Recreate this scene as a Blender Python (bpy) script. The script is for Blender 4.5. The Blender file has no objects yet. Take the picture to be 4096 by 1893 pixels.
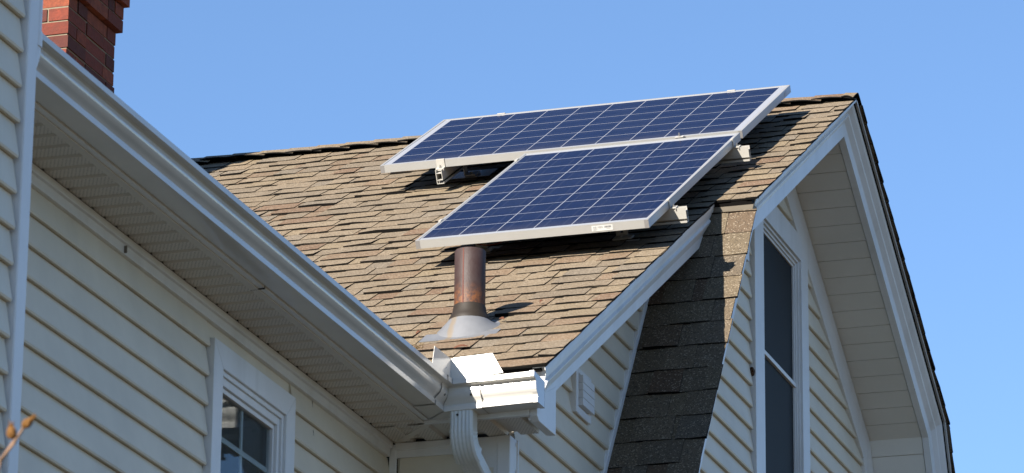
import bpy, bmesh, math, random
from mathutils import Vector, Matrix

# ------------------------------------------------------------------ camera, sky, sun, exposure
scene = bpy.context.scene
COL = scene.collection
HEAD, PITCH, ROLL, FPX = 0.3141502511, 0.3170104576, 0.0094492912, 17287.645
CAM = Vector((6.124282, -16.955903, -6.234292))
_f = Vector((-math.sin(HEAD) * math.cos(PITCH), math.cos(HEAD) * math.cos(PITCH), math.sin(PITCH)))
_r = Vector((math.cos(HEAD), math.sin(HEAD), 0))
_u = _r.cross(_f)
_rt = math.cos(ROLL) * _r + math.sin(ROLL) * _u
_up = -math.sin(ROLL) * _r + math.cos(ROLL) * _u
cam_d = bpy.data.cameras.new("camera")
cam = bpy.data.objects.new("camera", cam_d)
COL.objects.link(cam)
cam.matrix_world = Matrix(((_rt.x, _up.x, -_f.x, CAM.x), (_rt.y, _up.y, -_f.y, CAM.y),
                           (_rt.z, _up.z, -_f.z, CAM.z), (0, 0, 0, 1)))
cam_d.sensor_width = 36.0
cam_d.lens = FPX * 36.0 / 4096.0
cam_d.clip_start = 0.1
cam_d.clip_end = 3000
cam_d.dof.use_dof = True
cam_d.dof.focus_distance = 19.5
cam_d.dof.aperture_fstop = 16.0
scene.camera = cam

SUN = Vector((-0.395, -1.11, 0.50)).normalized()
SUN_EL = math.asin(SUN.z)
SUN_AZ = math.atan2(SUN.x, SUN.y)          # from +Y towards +X
world = bpy.data.worlds.new("World")
scene.world = world
world.use_nodes = True
wn, wl = world.node_tree.nodes, world.node_tree.links
for n in list(wn):
    wn.remove(n)
sky = wn.new("ShaderNodeTexSky")
sky.sky_type = 'NISHITA'
sky.sun_disc = False
sky.sun_elevation = SUN_EL
sky.sun_rotation = SUN_AZ
sky.altitude = 1500
sky.air_density = 1.0
sky.dust_density = 0.0
sky.ozone_density = 4.0
bg = wn.new("ShaderNodeBackground")
bg.inputs["Strength"].default_value = 0.068
wo = wn.new("ShaderNodeOutputWorld")
wl.new(sky.outputs[0], bg.inputs[0])
wl.new(bg.outputs[0], wo.inputs[0])

sun_d = bpy.data.lights.new("sun", 'SUN')
sun_d.energy = 4.6
sun_d.angle = math.radians(0.5)
sun_d.color = (1.0, 0.93, 0.83)
sun_o = bpy.data.objects.new("sun", sun_d)
COL.objects.link(sun_o)
sun_o.rotation_euler = SUN.to_track_quat('Z', 'Y').to_euler()

scene.view_settings.view_transform = 'Standard'
scene.view_settings.look = 'None'
scene.view_settings.gamma = 1.0
scene.view_settings.exposure = 1.6
scene.render.engine = 'CYCLES'
scene.cycles.max_bounces = 8
scene.cycles.diffuse_bounces = 5

# ------------------------------------------------------------------ helpers
GROUND_Z = -7.83
S = math.radians(30.5)
CS, SN = math.cos(S), math.sin(S)
GAP = 0.145


def R(x, u, n=0.0):
    """point on the main roof: x along ridge, u up the slope, n above the shingle plane"""
    m = n - GAP
    return (x, u * CS - m * SN, u * SN + m * CS)


class MB:
    def __init__(self):
        self.v, self.f, self.m, self.t = [], [], [], []

    def face(self, pts, mi=0, tint=(1, 1, 1, 1)):
        b = len(self.v)
        self.v += [tuple(p) for p in pts]
        self.f.append(tuple(range(b, b + len(pts))))
        self.m.append(mi)
        self.t.append(tint)

    def box(self, x0, x1, y0, y1, z0, z1, mi=0, tint=(1, 1, 1, 1), fn=None):
        c = [(x, y, z) for z in (z0, z1) for y in (y0, y1) for x in (x0, x1)]
        if fn:
            c = [fn(*p) for p in c]
        for q in ((0, 2, 3, 1), (4, 5, 7, 6), (0, 1, 5, 4), (2, 6, 7, 3), (0, 4, 6, 2), (1, 3, 7, 5)):
            self.face([c[i] for i in q], mi, tint)

    def prism(self, poly, fn, t0, t1, mi=0, tint=(1, 1, 1, 1), cap=True):
        """poly: list of 2D points; fn(a, b, t) -> 3D; t0/t1 numbers or functions of (a, b)"""
        g = lambda t, p: t(*p) if callable(t) else t
        A = [fn(p[0], p[1], g(t0, p)) for p in poly]
        B = [fn(p[0], p[1], g(t1, p)) for p in poly]
        n = len(poly)
        for i in range(n):
            j = (i + 1) % n
            self.face([A[i], A[j], B[j], B[i]], mi, tint)
        if cap:
            self.face(A[::-1], mi, tint)
            self.face(B, mi, tint)

    def tube(self, pts, r, seg=10, mi=0, cap=True):
        pts = [Vector(p) for p in pts]
        rr = r if isinstance(r, (list, tuple)) else [r] * len(pts)
        rings = []
        for i, p in enumerate(pts):
            d = (pts[min(i + 1, len(pts) - 1)] - pts[max(i - 1, 0)]).normalized()
            a = d.cross(Vector((0.31, 0.17, 0.93)))
            if a.length < 1e-3:
                a = d.cross(Vector((1, 0, 0)))
            a.normalize()
            b = d.cross(a)
            rings.append([p + (a * math.cos(2 * math.pi * k / seg) + b * math.sin(2 * math.pi * k / seg)) * rr[i] for k in range(seg)])
        for i in range(len(rings) - 1):
            for k in range(seg):
                l = (k + 1) % seg
                self.face([rings[i][k], rings[i][l], rings[i + 1][l], rings[i + 1][k]], mi)
        if cap:
            self.face(rings[0][::-1], mi)
            self.face(rings[-1], mi)

    def lathe(self, prof, origin, seg=40, mi=0, axis=None):
        """prof: list of (radius, height)"""
        o = Vector(origin)
        ring = lambda r, h: [o + Vector((r * math.cos(2 * math.pi * k / seg), r * math.sin(2 * math.pi * k / seg), h)) for k in range(seg)]
        rs = [ring(*p) for p in prof]
        for i in range(len(rs) - 1):
            for k in range(seg):
                l = (k + 1) % seg
                self.face([rs[i][k], rs[i][l], rs[i + 1][l], rs[i + 1][k]], mi)

    def build(self, name, mats, parent=None, smooth=None, bevel=None, weld=True):
        me = bpy.data.meshes.new(name)
        me.from_pydata(self.v, [], self.f)
        mats = mats if isinstance(mats, (list, tuple)) else [mats]
        for m in mats:
            me.materials.append(m)
        me.polygons.foreach_set("material_index", self.m)
        at = me.attributes.new("tint", 'FLOAT_COLOR', 'FACE')
        at.data.foreach_set("color", [c for t in self.t for c in t])
        if weld:
            bm = bmesh.new()
            bm.from_mesh(me)
            bmesh.ops.remove_doubles(bm, verts=bm.verts, dist=1e-5)
            bmesh.ops.recalc_face_normals(bm, faces=bm.faces)
            bm.to_mesh(me)
            bm.free()
        if smooth:
            me.polygons.foreach_set("use_smooth", [True] * len(me.polygons))
            me.set_sharp_from_angle(angle=math.radians(smooth))
        o = bpy.data.objects.new(name, me)
        COL.objects.link(o)
        if parent:
            o.parent = parent
        if bevel:
            b = o.modifiers.new("edge", 'BEVEL')
            b.width = bevel
            b.segments = 2
            b.limit_method = 'ANGLE'
        return o


def tag(o, label=None, cat=None, group=None, kind=None):
    if label: o["label"] = label
    if cat: o["category"] = cat
    if group: o["group"] = group
    if kind: o["kind"] = kind
    return o


def thing(name, label, cat, loc=(0, 0, 0), rot=(0, 0, 0), group=None):
    o = bpy.data.objects.new(name, None)
    COL.objects.link(o)
    o.location = loc
    o.rotation_euler = rot
    o.empty_display_size = 0.2
    return tag(o, label, cat, group)


# ------------------------------------------------------------------ materials
class NT:
    """small wrapper for building node trees"""
    def __init__(self, name):
        self.mat = bpy.data.materials.new(name)
        self.mat.use_nodes = True
        self.nt = self.mat.node_tree
        self.n = self.nt.nodes
        self.bsdf = self.n["Principled BSDF"]
        tc = self.n.new("ShaderNodeTexCoord")
        self.co = tc.outputs["Object"]

    def put(self, sock, val):
        if hasattr(val, "links"):
            self.nt.links.new(val, sock)
        else:
            sock.default_value = val

    def math(self, op, a, b=None, c=None, clamp=False):
        m = self.n.new("ShaderNodeMath")
        m.operation = op
        m.use_clamp = clamp
        self.put(m.inputs[0], a)
        if b is not None: self.put(m.inputs[1], b)
        if c is not None: self.put(m.inputs[2], c)
        return m.outputs[0]

    def noise(self, scale, detail=2.0, rough=0.5, co=None, out="Fac"):
        t = self.n.new("ShaderNodeTexNoise")
        t.inputs["Scale"].default_value = scale
        t.inputs["Detail"].default_value = detail
        t.inputs["Roughness"].default_value = rough
        self.put(t.inputs["Vector"], co if co is not None else self.co)
        return t.outputs[out]

    def vor(self, scale, out="Distance", co=None, rnd=1.0):
        t = self.n.new("ShaderNodeTexVoronoi")
        t.inputs["Scale"].default_value = scale
        t.inputs["Randomness"].default_value = rnd
        self.put(t.inputs["Vector"], co if co is not None else self.co)
        return t.outputs[out]

    def ramp(self, fac, stops, interp='LINEAR'):
        r = self.n.new("ShaderNodeValToRGB")
        r.color_ramp.interpolation = interp
        el = r.color_ramp.elements
        while len(el) < len(stops):
            el.new(0.5)
        for e, (p, c) in zip(el, stops):
            e.position = p
            e.color = (c[0], c[1], c[2], 1) if len(c) == 3 else c
        self.put(r.inputs[0], fac)
        return r.outputs[0]

    def mix(self, fac, a, b, blend='MIX'):
        m = self.n.new("ShaderNodeMix")
        m.data_type = 'RGBA'
        m.blend_type = blend
        self.put(m.inputs[0], fac)
        self.put(m.inputs[6], a if hasattr(a, "links") else (*a[:3], 1))
        self.put(m.inputs[7], b if hasattr(b, "links") else (*b[:3], 1))
        return m.outputs[2]

    def mapping(self, scale):
        m = self.n.new("ShaderNodeMapping")
        m.inputs["Scale"].default_value = scale
        self.put(m.inputs["Vector"], self.co)
        return m.outputs[0]

    def sep(self, co=None):
        s = self.n.new("ShaderNodeSeparateXYZ")
        self.put(s.inputs[0], co if co is not None else self.co)
        return s.outputs

    def bump(self, h, strength=0.2, dist=0.002):
        b = self.n.new("ShaderNodeBump")
        b.inputs["Strength"].default_value = strength
        b.inputs["Distance"].default_value = dist
        self.put(b.inputs["Height"], h)
        self.nt.links.new(b.outputs[0], self.bsdf.inputs["Normal"])

    def out(self, color, rough=0.5, metal=0.0, spec=0.5):
        self.put(self.bsdf.inputs["Base Color"], color if hasattr(color, "links") else (*color[:3], 1))
        self.put(self.bsdf.inputs["Roughness"], rough)
        self.put(self.bsdf.inputs["Metallic"], metal)
        self.put(self.bsdf.inputs["Specular IOR Level"], spec)
        return self.mat


def paint(name, col, rough=0.45, dirt=0.25, specks=True, spec=0.4, streak=None):
    t = NT(name)
    big = t.noise(3.0, 4, 0.6)
    dark = tuple(c * (1 - dirt) for c in col)
    c = t.mix(t.ramp(big, [(0.35, (0, 0, 0)), (0.75, (1, 1, 1))]), col, dark)
    fine = t.noise(40, 3, 0.6)
    c = t.mix(t.math('MULTIPLY', fine, 0.18), c, tuple(x * 0.75 for x in col))
    if streak:
        s = t.noise(1.0, 3, 0.6, co=t.mapping(streak))
        c = t.mix(t.math('MULTIPLY', t.ramp(s, [(0.5, (0, 0, 0)), (0.8, (1, 1, 1))]), 0.35), c, tuple(x * y for x, y in zip(col, (0.62, 0.6, 0.55))))
    if specks:
        d = t.vor(9.0)
        sp = t.math('MULTIPLY', t.math('LESS_THAN', d, 0.020), t.math('GREATER_THAN', t.noise(5.5, 1), 0.52))
        c = t.mix(t.math('MULTIPLY', sp, 0.75), c, (0.06, 0.045, 0.03))
    t.bump(t.noise(25, 3), 0.05, 0.002)
    return t.out(c, rough, 0, spec)


M = {}
M['white'] = paint("white_vinyl", (0.74, 0.74, 0.735), 0.4, 0.14, True, 0.4, (9, 9, 0.8))
M['siding'] = paint("cream_vinyl_siding", (0.715, 0.648, 0.525), 0.5, 0.16)
M['plank'] = paint("gable_soffit_vinyl", (0.74, 0.71, 0.65), 0.5, 0.08)
M['soffit'] = paint("soffit_vinyl", (0.66, 0.62, 0.555), 0.5, 0.08)
M['gutter'] = paint("gutter_aluminium", (0.62, 0.60, 0.56), 0.17, 0.14, True, 0.6, (0.6, 0.6, 9))
M['dsp'] = paint("downspout_aluminium", (0.62, 0.63, 0.60), 0.35, 0.15)


def mat_vented():
    t = NT("vented_soffit")
    X, Y, Z = t.sep()
    p = 0.0125
    row = t.math('FLOOR', t.math('DIVIDE', Y, p))
    xo = t.math('ADD', X, t.math('MULTIPLY', t.math('PINGPONG', row, 1.0), p * 0.5))
    dx = t.math('SUBTRACT', p / 2, t.math('PINGPONG', xo, p / 2))
    dy = t.math('SUBTRACT', p / 2, t.math('PINGPONG', Y, p / 2))
    d = t.math('SQRT', t.math('ADD', t.math('MULTIPLY', dx, dx), t.math('MULTIPLY', dy, dy)))
    hole = t.math('LESS_THAN', d, 0.0026)
    n = t.noise(3, 3)
    c = t.mix(n, (0.66, 0.62, 0.555), (0.60, 0.56, 0.50))
    c = t.mix(t.math('MULTIPLY', hole, 0.6), c, (0.02, 0.02, 0.02))
    return t.out(c, 0.5, 0, 0.3)


M['vented'] = mat_vented()


def mat_plain(name, col, rough=0.6, metal=0.0, spec=0.4, var=0.25, scale=20):
    t = NT(name)
    c = t.mix(t.noise(scale, 4, 0.6), col, tuple(x * (1 - var) for x in col))
    return t.out(c, rough, metal, spec)


def mat_shingle():
    t = NT("asphalt_shingle")
    a = t.n.new("ShaderNodeAttribute")
    a.attribute_name = "tint"
    base = a.outputs["Color"]
    g = t.noise(380, 2, 0.75)
    s = t.sep(t.vor(240, "Color"))[0]
    k = t.ramp(g, [(0.32, (0.72, 0.72, 0.72)), (0.70, (1.30, 1.29, 1.27))])
    c = t.mix(1.0, base, k, 'MULTIPLY')
    c = t.mix(t.math('MULTIPLY', t.math('LESS_THAN', s, 0.14), 0.6), c, (0.022, 0.018, 0.014))
    c = t.mix(t.math('MULTIPLY', t.math('GREATER_THAN', s, 0.92), 0.5), c, (0.34, 0.29, 0.22))
    lo = t.noise(1.6, 4, 0.65)
    c3 = t.mix(t.math('MULTIPLY', t.ramp(lo, [(0.42, (0, 0, 0)), (0.72, (1, 1, 1))]), 0.22), c, (0.085, 0.072, 0.054))
    t.bump(g, 0.5, 0.003)
    return t.out(c3, 0.85, 0, 0.2)


M['shingle'] = mat_shingle()
M['asphalt'] = mat_plain("asphalt_edge", (0.005, 0.0045, 0.004), 0.85, 0, 0.1, 0.5, 60)
M['deck'] = mat_plain("roof_deck_wood", (0.12, 0.085, 0.05), 0.8)
M['alu'] = mat_plain("anodised_aluminium", (0.36, 0.355, 0.34), 0.38, 0.35, 0.5, 0.12, 12)
M['galv'] = mat_plain("mill_aluminium", (0.42, 0.40, 0.36), 0.4, 0.12, 0.5, 0.25, 30)
M['flash'] = mat_plain("flashing_metal", (0.42, 0.43, 0.44), 0.25, 0.8, 0.5, 0.25, 15)
M['dark'] = mat_plain("dark_void", (0.012, 0.012, 0.013), 0.7)
M['steel'] = mat_plain("bolt_steel", (0.45, 0.44, 0.42), 0.3, 0.8)
M['room'] = mat_plain("room_wall", (0.05, 0.048, 0.045), 0.8)
M['curtain'] = mat_plain("net_curtain", (0.16, 0.155, 0.15), 0.9, 0, 0.1, 0.5, 6)
M['cable'] = mat_plain("orange_cable", (0.30, 0.06, 0.02), 0.6)
M['leaf'] = mat_plain("dead_leaf", (0.10, 0.036, 0.016), 0.8)
M['stem'] = mat_plain("dry_stem", (0.21, 0.13, 0.085), 0.8, 0, 0.2, 0.4, 90)
M['bud'] = mat_plain("dry_bud", (0.19, 0.088, 0.022), 0.8, 0, 0.2, 0.75, 260)
M['screw'] = mat_plain("screw_head", (0.09, 0.08, 0.07), 0.5, 0.5)
M['key'] = mat_plain("corner_key", (0.25, 0.24, 0.235), 0.45, 0.4)
M['label'] = mat_plain("paper_label", (0.42, 0.42, 0.40), 0.6, 0, 0.3, 0.05)
M['ink'] = mat_plain("grey_ink", (0.10, 0.10, 0.11), 0.7)


def mat_cells(name, nx, ny, w, h, bus_along_y):
    t = NT(name)
    p = 0.1566
    mx, my = (w - nx * p) / 2, (h - ny * p) / 2
    X, Y, Z = t.sep()
    x = t.math('SUBTRACT', X, mx)
    y = t.math('SUBTRACT', Y, my)
    lx = t.math('LESS_THAN', t.math('PINGPONG', x, p / 2), 0.0017)
    ly = t.math('LESS_THAN', t.math('PINGPONG', y, p / 2), 0.0022)
    line = t.math('MAXIMUM', lx, ly)
    for s, m in ((x, nx * p), (y, ny * p)):
        line = t.math('MAXIMUM', line, t.math('LESS_THAN', s, 0.001))
        line = t.math('MAXIMUM', line, t.math('GREATER_THAN', s, m - 0.001))
    b = x if bus_along_y else y
    bus = t.math('LESS_THAN', t.math('PINGPONG', t.math('ADD', b, p / 4), p / 4), 0.0009)
    cid = t.n.new("ShaderNodeCombineXYZ")
    t.put(cid.inputs[0], t.math('FLOOR', t.math('DIVIDE', x, p)))
    t.put(cid.inputs[1], t.math('FLOOR', t.math('DIVIDE', y, p)))
    wnz = t.n.new("ShaderNodeTexWhiteNoise")
    t.put(wnz.inputs["Vector"], cid.outputs[0])
    rnd = wnz.outputs["Value"]
    cr = t.vor(55, "Color")
    cell = t.mix(t.sep(cr)[0], (0.0024, 0.0030, 0.0175), (0.0046, 0.0056, 0.0255))
    sm = t.noise(5, 5, 0.7)
    cell = t.mix(t.math('MULTIPLY', t.ramp(sm, [(0.45, (0, 0, 0)), (0.8, (1, 1, 1))]), 0.25), cell, (0.03, 0.03, 0.045))
    cell = t.mix(t.math('MULTIPLY', rnd, 0.55), cell, (0.0022, 0.0036, 0.024))
    dust = t.ramp(t.math('ADD', y, t.math('MULTIPLY', t.noise(9, 4, 0.7), 0.10)), [(0.05, (1, 1, 1)), (0.17, (0, 0, 0))])
    cell = t.mix(t.math('MULTIPLY', dust, 0.16), cell, (0.10, 0.085, 0.065))
    cell = t.mix(t.math('MULTIPLY', t.math('LESS_THAN', t.vor(16), 0.035), 0.5), cell, (0.14, 0.12, 0.10))
    cell = t.mix(t.math('MULTIPLY', bus, 0.35), cell, (0.10, 0.11, 0.15))
    c = t.mix(line, cell, (0.26, 0.265, 0.28))
    return t.out(c, 0.16, 0, 0.085)


def mat_rust():
    t = NT("rusted_pipe")
    n1 = t.noise(18, 6, 0.7)
    X, Y, Z = t.sep()
    c = t.mix(t.ramp(n1, [(0.35, (0, 0, 0)), (0.7, (1, 1, 1))]), (0.026, 0.010, 0.008), (0.038, 0.025, 0.023))
    n2 = t.noise(60, 5, 0.75)
    # an orange crust that begins above the boot, with its own ragged outline
    band = t.math('ADD', Z, t.math('MULTIPLY', t.noise(24, 5, 0.7), 0.10))
    crust = t.ramp(t.math('MULTIPLY', t.math('SUBTRACT', band, 0.05), 5.0), [(0.55, (1, 1, 1)), (0.85, (0, 0, 0))])
    spots = t.ramp(n2, [(0.45, (0, 0, 0)), (0.56, (1, 1, 1))])
    c = t.mix(t.math('MULTIPLY', crust, t.math('ADD', t.math('MULTIPLY', spots, 0.8), 0.2)), c, (0.125, 0.045, 0.013))
    c = t.mix(t.math('MULTIPLY', t.math('LESS_THAN', t.vor(45), 0.12), 0.7), c, (0.03, 0.02, 0.018))
    t.bump(n2, 0.4, 0.003)
    return t.out(c, 0.6, 0.0, 0.4)


M['rust'] = mat_rust()


def mat_zinc():
    t = NT("stained_galvanised_cone")
    X, Y, Z = t.sep()
    n = t.noise(16, 4, 0.6)
    c = t.mix(n, (0.185, 0.19, 0.20), (0.115, 0.12, 0.13))
    wob = t.math('ADD', X, t.math('MULTIPLY', t.noise(30, 3), 0.02))
    st = t.ramp(t.math('ABSOLUTE', t.math('ADD', wob, 0.027)), [(0.006, (1, 1, 1)), (0.016, (0, 0, 0))])
    c = t.mix(t.math('MULTIPLY', st, 0.55), c, (0.19, 0.135, 0.065))
    return t.out(c, 0.45, 0.15, 0.5)


def mat_brick():
    t = NT("red_brick")
    a = t.n.new("ShaderNodeAttribute")
    a.attribute_name = "tint"
    n = t.noise(30, 5, 0.7)
    c = t.mix(t.ramp(n, [(0.3, (0, 0, 0)), (0.75, (1, 1, 1))]), a.outputs["Color"], (0.085, 0.028, 0.020))
    c = t.mix(t.math('MULTIPLY', t.math('LESS_THAN', t.vor(70), 0.13), 0.6), c, (0.03, 0.015, 0.012))
    t.bump(t.noise(60, 5, 0.7), 0.7, 0.006)
    return t.out(c, 0.85, 0, 0.2)


M['brick'] = mat_brick()
M['mortar'] = mat_plain("mortar", (0.21, 0.175, 0.125), 0.9, 0, 0.1, 0.4, 70)


def mat_ground():
    t = NT("dry_lawn")
    n = t.noise(0.35, 6, 0.65)
    n2 = t.noise(14, 4, 0.7)
    c = t.mix(n, (0.105, 0.078, 0.050), (0.075, 0.064, 0.040))
    c = t.mix(t.math('MULTIPLY', n2, 0.5), c, (0.035, 0.028, 0.02))
    return t.out(c, 0.9, 0, 0.1)


def mat_glass(name, spec=0.35):
    t = NT(name)
    for nd in [x for x in t.n if x.type == 'BSDF_PRINCIPLED']:
        pass
    gl = t.n.new("ShaderNodeBsdfGlossy")
    gl.inputs["Roughness"].default_value = 0.02
    gl.inputs["Color"].default_value = (1, 1, 1, 1)
    tr = t.n.new("ShaderNodeBsdfTransparent")
    tr.inputs["Color"].default_value = (0.8, 0.84, 0.86, 1)
    fr = t.n.new("ShaderNodeFresnel")
    fr.inputs["IOR"].default_value = 1.45
    mx = t.n.new("ShaderNodeMixShader")
    t.nt.links.new(t.math('MULTIPLY', fr.outputs[0], spec), mx.inputs[0])
    t.nt.links.new(tr.outputs[0], mx.inputs[1])
    t.nt.links.new(gl.outputs[0], mx.inputs[2])
    t.nt.links.new(mx.outputs[0], t.n["Material Output"].inputs["Surface"])
    return t.mat


M['glass'] = mat_glass("window_glass", 0.13)
M['screen'] = mat_plain("insect_screen_mesh", (0.007, 0.008, 0.010), 0.6, 0, 0.10, 0.15, 4)

# ------------------------------------------------------------------ ground
g = MB()
g.face([(-1500, -1500, GROUND_Z), (1500, -1500, GROUND_Z), (1500, 1500, GROUND_Z), (-1500, 1500, GROUND_Z)])
tag(g.build("ground", mat_ground()), kind="structure")

# ------------------------------------------------------------------ the house
house = thing("house", "cream clapboard house with brown shingled gable roof, white gutters and brick chimney", "house",
              (0, 0, GROUND_Z))


def H(mb, name, mats, parent=None, **k):
    o = mb.build(name, mats, parent or house, **k)
    if parent is None:
        o.location = (0, 0, -GROUND_Z)
    return o


RNG = random.Random(7)
PAL = [((0.165, 0.131, 0.089), 5), ((0.172, 0.139, 0.097), 5), ((0.155, 0.127, 0.091), 4), ((0.158, 0.115, 0.076), 2.2),
       ((0.140, 0.094, 0.061), 1.4), ((0.150, 0.127, 0.096), 2.0), ((0.176, 0.141, 0.093), 3)]


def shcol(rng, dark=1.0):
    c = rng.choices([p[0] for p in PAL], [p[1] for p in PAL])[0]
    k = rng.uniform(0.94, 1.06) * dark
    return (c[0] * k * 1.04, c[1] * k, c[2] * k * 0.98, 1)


def shingles(mb, P, u0, u1, e, xlo, xhi, seed, h=0.0054, t=0.0031, step=0.06, tabs=True, dark=1.0):
    """courses of laminated shingles: a wavy base strip per course with raised tabs on it, dark cut edges"""
    rng = random.Random(seed)
    k = 0
    while u0 + k * e < u1 - 0.01:
        ub = u0 + k * e
        ut = min(ub + e + 0.012, u1)
        lo, hi = xlo(ub), xhi(ub)
        if hi - lo < 0.03:
            k += 1
            continue
        ph = [rng.uniform(0, 6.28) for _ in range(4)]
        amp = rng.uniform(0.6, 1.4)
        wav = lambda x: (0.0013 * math.sin(x * 7.1 + ph[0]) + 0.0010 * math.sin(x * 17.3 + ph[1]) + 0.0008 * math.sin(x * 31.0 + ph[2])) * amp
        wu = lambda x: 0.0022 * math.sin(x * 5.2 + ph[3]) + 0.0016 * math.sin(x * 13.0 + ph[0]) + 0.0008 * math.sin(x * 41 + ph[1])
        # base strip in coloured runs
        x = lo
        hi2 = hi + rng.uniform(-0.007, 0.006)
        while x < hi2 - 1e-4:
            x2 = min(hi2, x + rng.uniform(0.2, 0.6))
            if hi2 - x2 < 0.07: x2 = hi2
            col = shcol(rng, dark)
            n = max(1, int((x2 - x) / step))
            xs = [x + (x2 - x) * i / n for i in range(n + 1)]
            for a, b in zip(xs[:-1], xs[1:]):
                ha, hb = h + wav(a), h + wav(b)
                A, B = P(a, ub + wu(a), ha), P(b, ub + wu(b), hb)
                Ct, D = P(b, ut, 0.0003), P(a, ut, 0.0003)
                mb.face([A, B, Ct, D], 0, col)
                mb.face([P(a, ub + wu(a), -0.002), P(b, ub + wu(b), -0.002), B, A], 1)
            if x2 == hi2:
                mb.face([P(x2, ub + wu(x2), -0.002), P(x2, ut, -0.002), P(x2, ut, 0.0003), P(x2, ub + wu(x2), h + wav(x2))], 1)
            x = x2
        if tabs:
            x = lo + rng.uniform(0.0, 0.15)
            while x < hi - 0.04:
                w = rng.choice([rng.uniform(0.09, 0.14), rng.uniform(0.12, 0.19), rng.uniform(0.17, 0.27)])
                x2 = min(x + w, hi + rng.uniform(-0.006, 0.006))
                if hi - x2 < 0.05: x2 = hi + 0.003
                col = shcol(rng, dark)
                lift = t * rng.uniform(0.8, 1.25) + (rng.uniform(0.002, 0.005) if rng.random() < 0.13 else 0)
                sk1, sk2 = rng.uniform(-0.003, 0.005), rng.uniform(-0.005, 0.003)
                du = rng.uniform(-0.004, 0.002)
                n = max(2, int((x2 - x) / step))
                pts = []
                for i in range(n + 1):
                    a = x + (x2 - x) * i / n
                    tt = i / n
                    at = a + sk1 * (1 - tt) + sk2 * tt
                    pts.append((a, ub + wu(a) + du, h + wav(a) + lift * (1 + 0.25 * math.sin(a * 23 + ph[2])), at))
                for p, q in zip(pts[:-1], pts[1:]):
                    mb.face([P(p[0], p[1], p[2]), P(q[0], q[1], q[2]), P(q[3], ut - 0.002, t), P(p[3], ut - 0.002, t)], 0, col)
                    mb.face([P(p[0], p[1], -0.001), P(q[0], q[1], -0.001), P(q[0], q[1], q[2]), P(p[0], p[1], p[2])], 1)
                for p in (pts[0], pts[-1]):
                    mb.face([P(p[0], p[1], -0.001), P(p[3], ut - 0.002, -0.001), P(p[3], ut - 0.002, t), P(p[0], p[1], p[2])], 1)
                x = x2 + rng.choice([rng.uniform(0.015, 0.03), rng.uniform(0.035, 0.09), rng.uniform(0.06, 0.14)])
        k += 1


U_RIDGE, U_STEP, U_EAVE = 1.350, -0.80, -3.47
X_BAY, X_LOW, X_WEST = 1.872, 1.694, -4.2
EXPO = 0.1215
WXE = 1.253                      # wing eave edge
valley = lambda u: max(X_WEST, WXE - (u - U_EAVE) * CS - 0.02)
roof = MB()
shingles(roof, R, U_EAVE, U_RIDGE - 0.03, EXPO, valley, lambda u: X_BAY if u > U_STEP - 0.02 else X_LOW, 11)
# deck under the shingles
def deck(mb, u0, u1, x0a, x0b, x1, P=R, mi=2):
    for n0, n1 in ((-0.022, -0.004),):
        a = [P(x0a, u0, n0), P(x1, u0, n0), P(x1, u1, n0), P(x0b, u1, n0)]
        b = [P(x0a, u0, n1), P(x1, u0, n1), P(x1, u1, n1), P(x0b, u1, n1)]
        mb.face(a[::-1], mi); mb.face(b, mi)
        for i in range(4):
            j = (i + 1) % 4
            mb.face([a[i], a[j], b[j], b[i]], 1)
deck(roof, U_EAVE + 0.006, U_STEP, valley(U_EAVE), valley(U_STEP), X_LOW - 0.022)
deck(roof, U_STEP + 0.006, U_RIDGE + 0.008, valley(U_STEP), X_WEST, X_BAY - 0.022)
main_roof = H(roof, "roof", [M['shingle'], M['asphalt'], M['deck']], weld=False)

# far slope of the gable and its steep lower part (seen edge-on)
RY, RZ = R(0, U_RIDGE)[1], R(0, U_RIDGE)[2]
FAR_LEN = 2.075
def F1(x, u, n=0.0):             # u measured downwards from the ridge
    return (x, RY + u * CS + n * SN, RZ - u * SN + n * CS)
FBY, FBZ = F1(0, FAR_LEN)[1:]
S2 = math.radians(64)
def F2(x, u, n=0.0):
    return (x, FBY + u * math.cos(S2) + n * math.sin(S2), FBZ - u * math.sin(S2) + n * math.cos(S2))
far = MB()
fp = lambda fn, L: (lambda x, u, n: fn(x, L - u, n))
shingles(far, fp(F1, FAR_LEN + 0.03), 0, FAR_LEN - 0.02, EXPO, lambda u: X_WEST, lambda u: X_BAY + 0.008, 21, step=0.3, h=0.008, t=0.0035)
deck(far, 0.0, FAR_LEN, X_WEST, X_WEST, X_BAY - 0.016, lambda x, u, n: F1(x, u, n), 1)
F2L = 3.2
shingles(far, fp(F2, F2L), 0, F2L - 0.02, EXPO, lambda u: X_WEST, lambda u: X_BAY + 0.008, 22, step=0.3, h=0.008, t=0.0035)
deck(far, 0.0, F2L, X_WEST, X_WEST, X_BAY - 0.016, lambda x, u, n: F2(x, u, n), 1)
H(far, "roof", [M['shingle'], M['asphalt'], M['deck']], weld=False)

# steep shingled strip below the step
S3 = math.radians(56.0)
ST_Y, ST_Z = -0.630, -0.612
def P3(x, u, n=0.0):             # u downwards
    return (x, ST_Y - u * math.cos(S3) - n * math.sin(S3), ST_Z - u * math.sin(S3) + n * math.cos(S3))
X_LW = 1.475                     # lower gable wall
strip = MB()
SL = 3.3
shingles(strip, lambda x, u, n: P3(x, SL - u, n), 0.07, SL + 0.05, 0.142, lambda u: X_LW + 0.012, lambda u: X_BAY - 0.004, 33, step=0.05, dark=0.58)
a0 = [P3(X_LW + 0.003, 0, -0.004), P3(X_BAY - 0.02, 0, -0.004), P3(X_BAY - 0.02, SL, -0.004), P3(X_LW + 0.003, SL, -0.004)]
b0 = [P3(X_LW + 0.003, 0, -0.03), P3(X_BAY - 0.02, 0, -0.03), P3(X_BAY - 0.02, SL, -0.03), P3(X_LW + 0.003, SL, -0.03)]
strip.face(a0, 2); strip.face(b0[::-1], 2)
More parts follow.
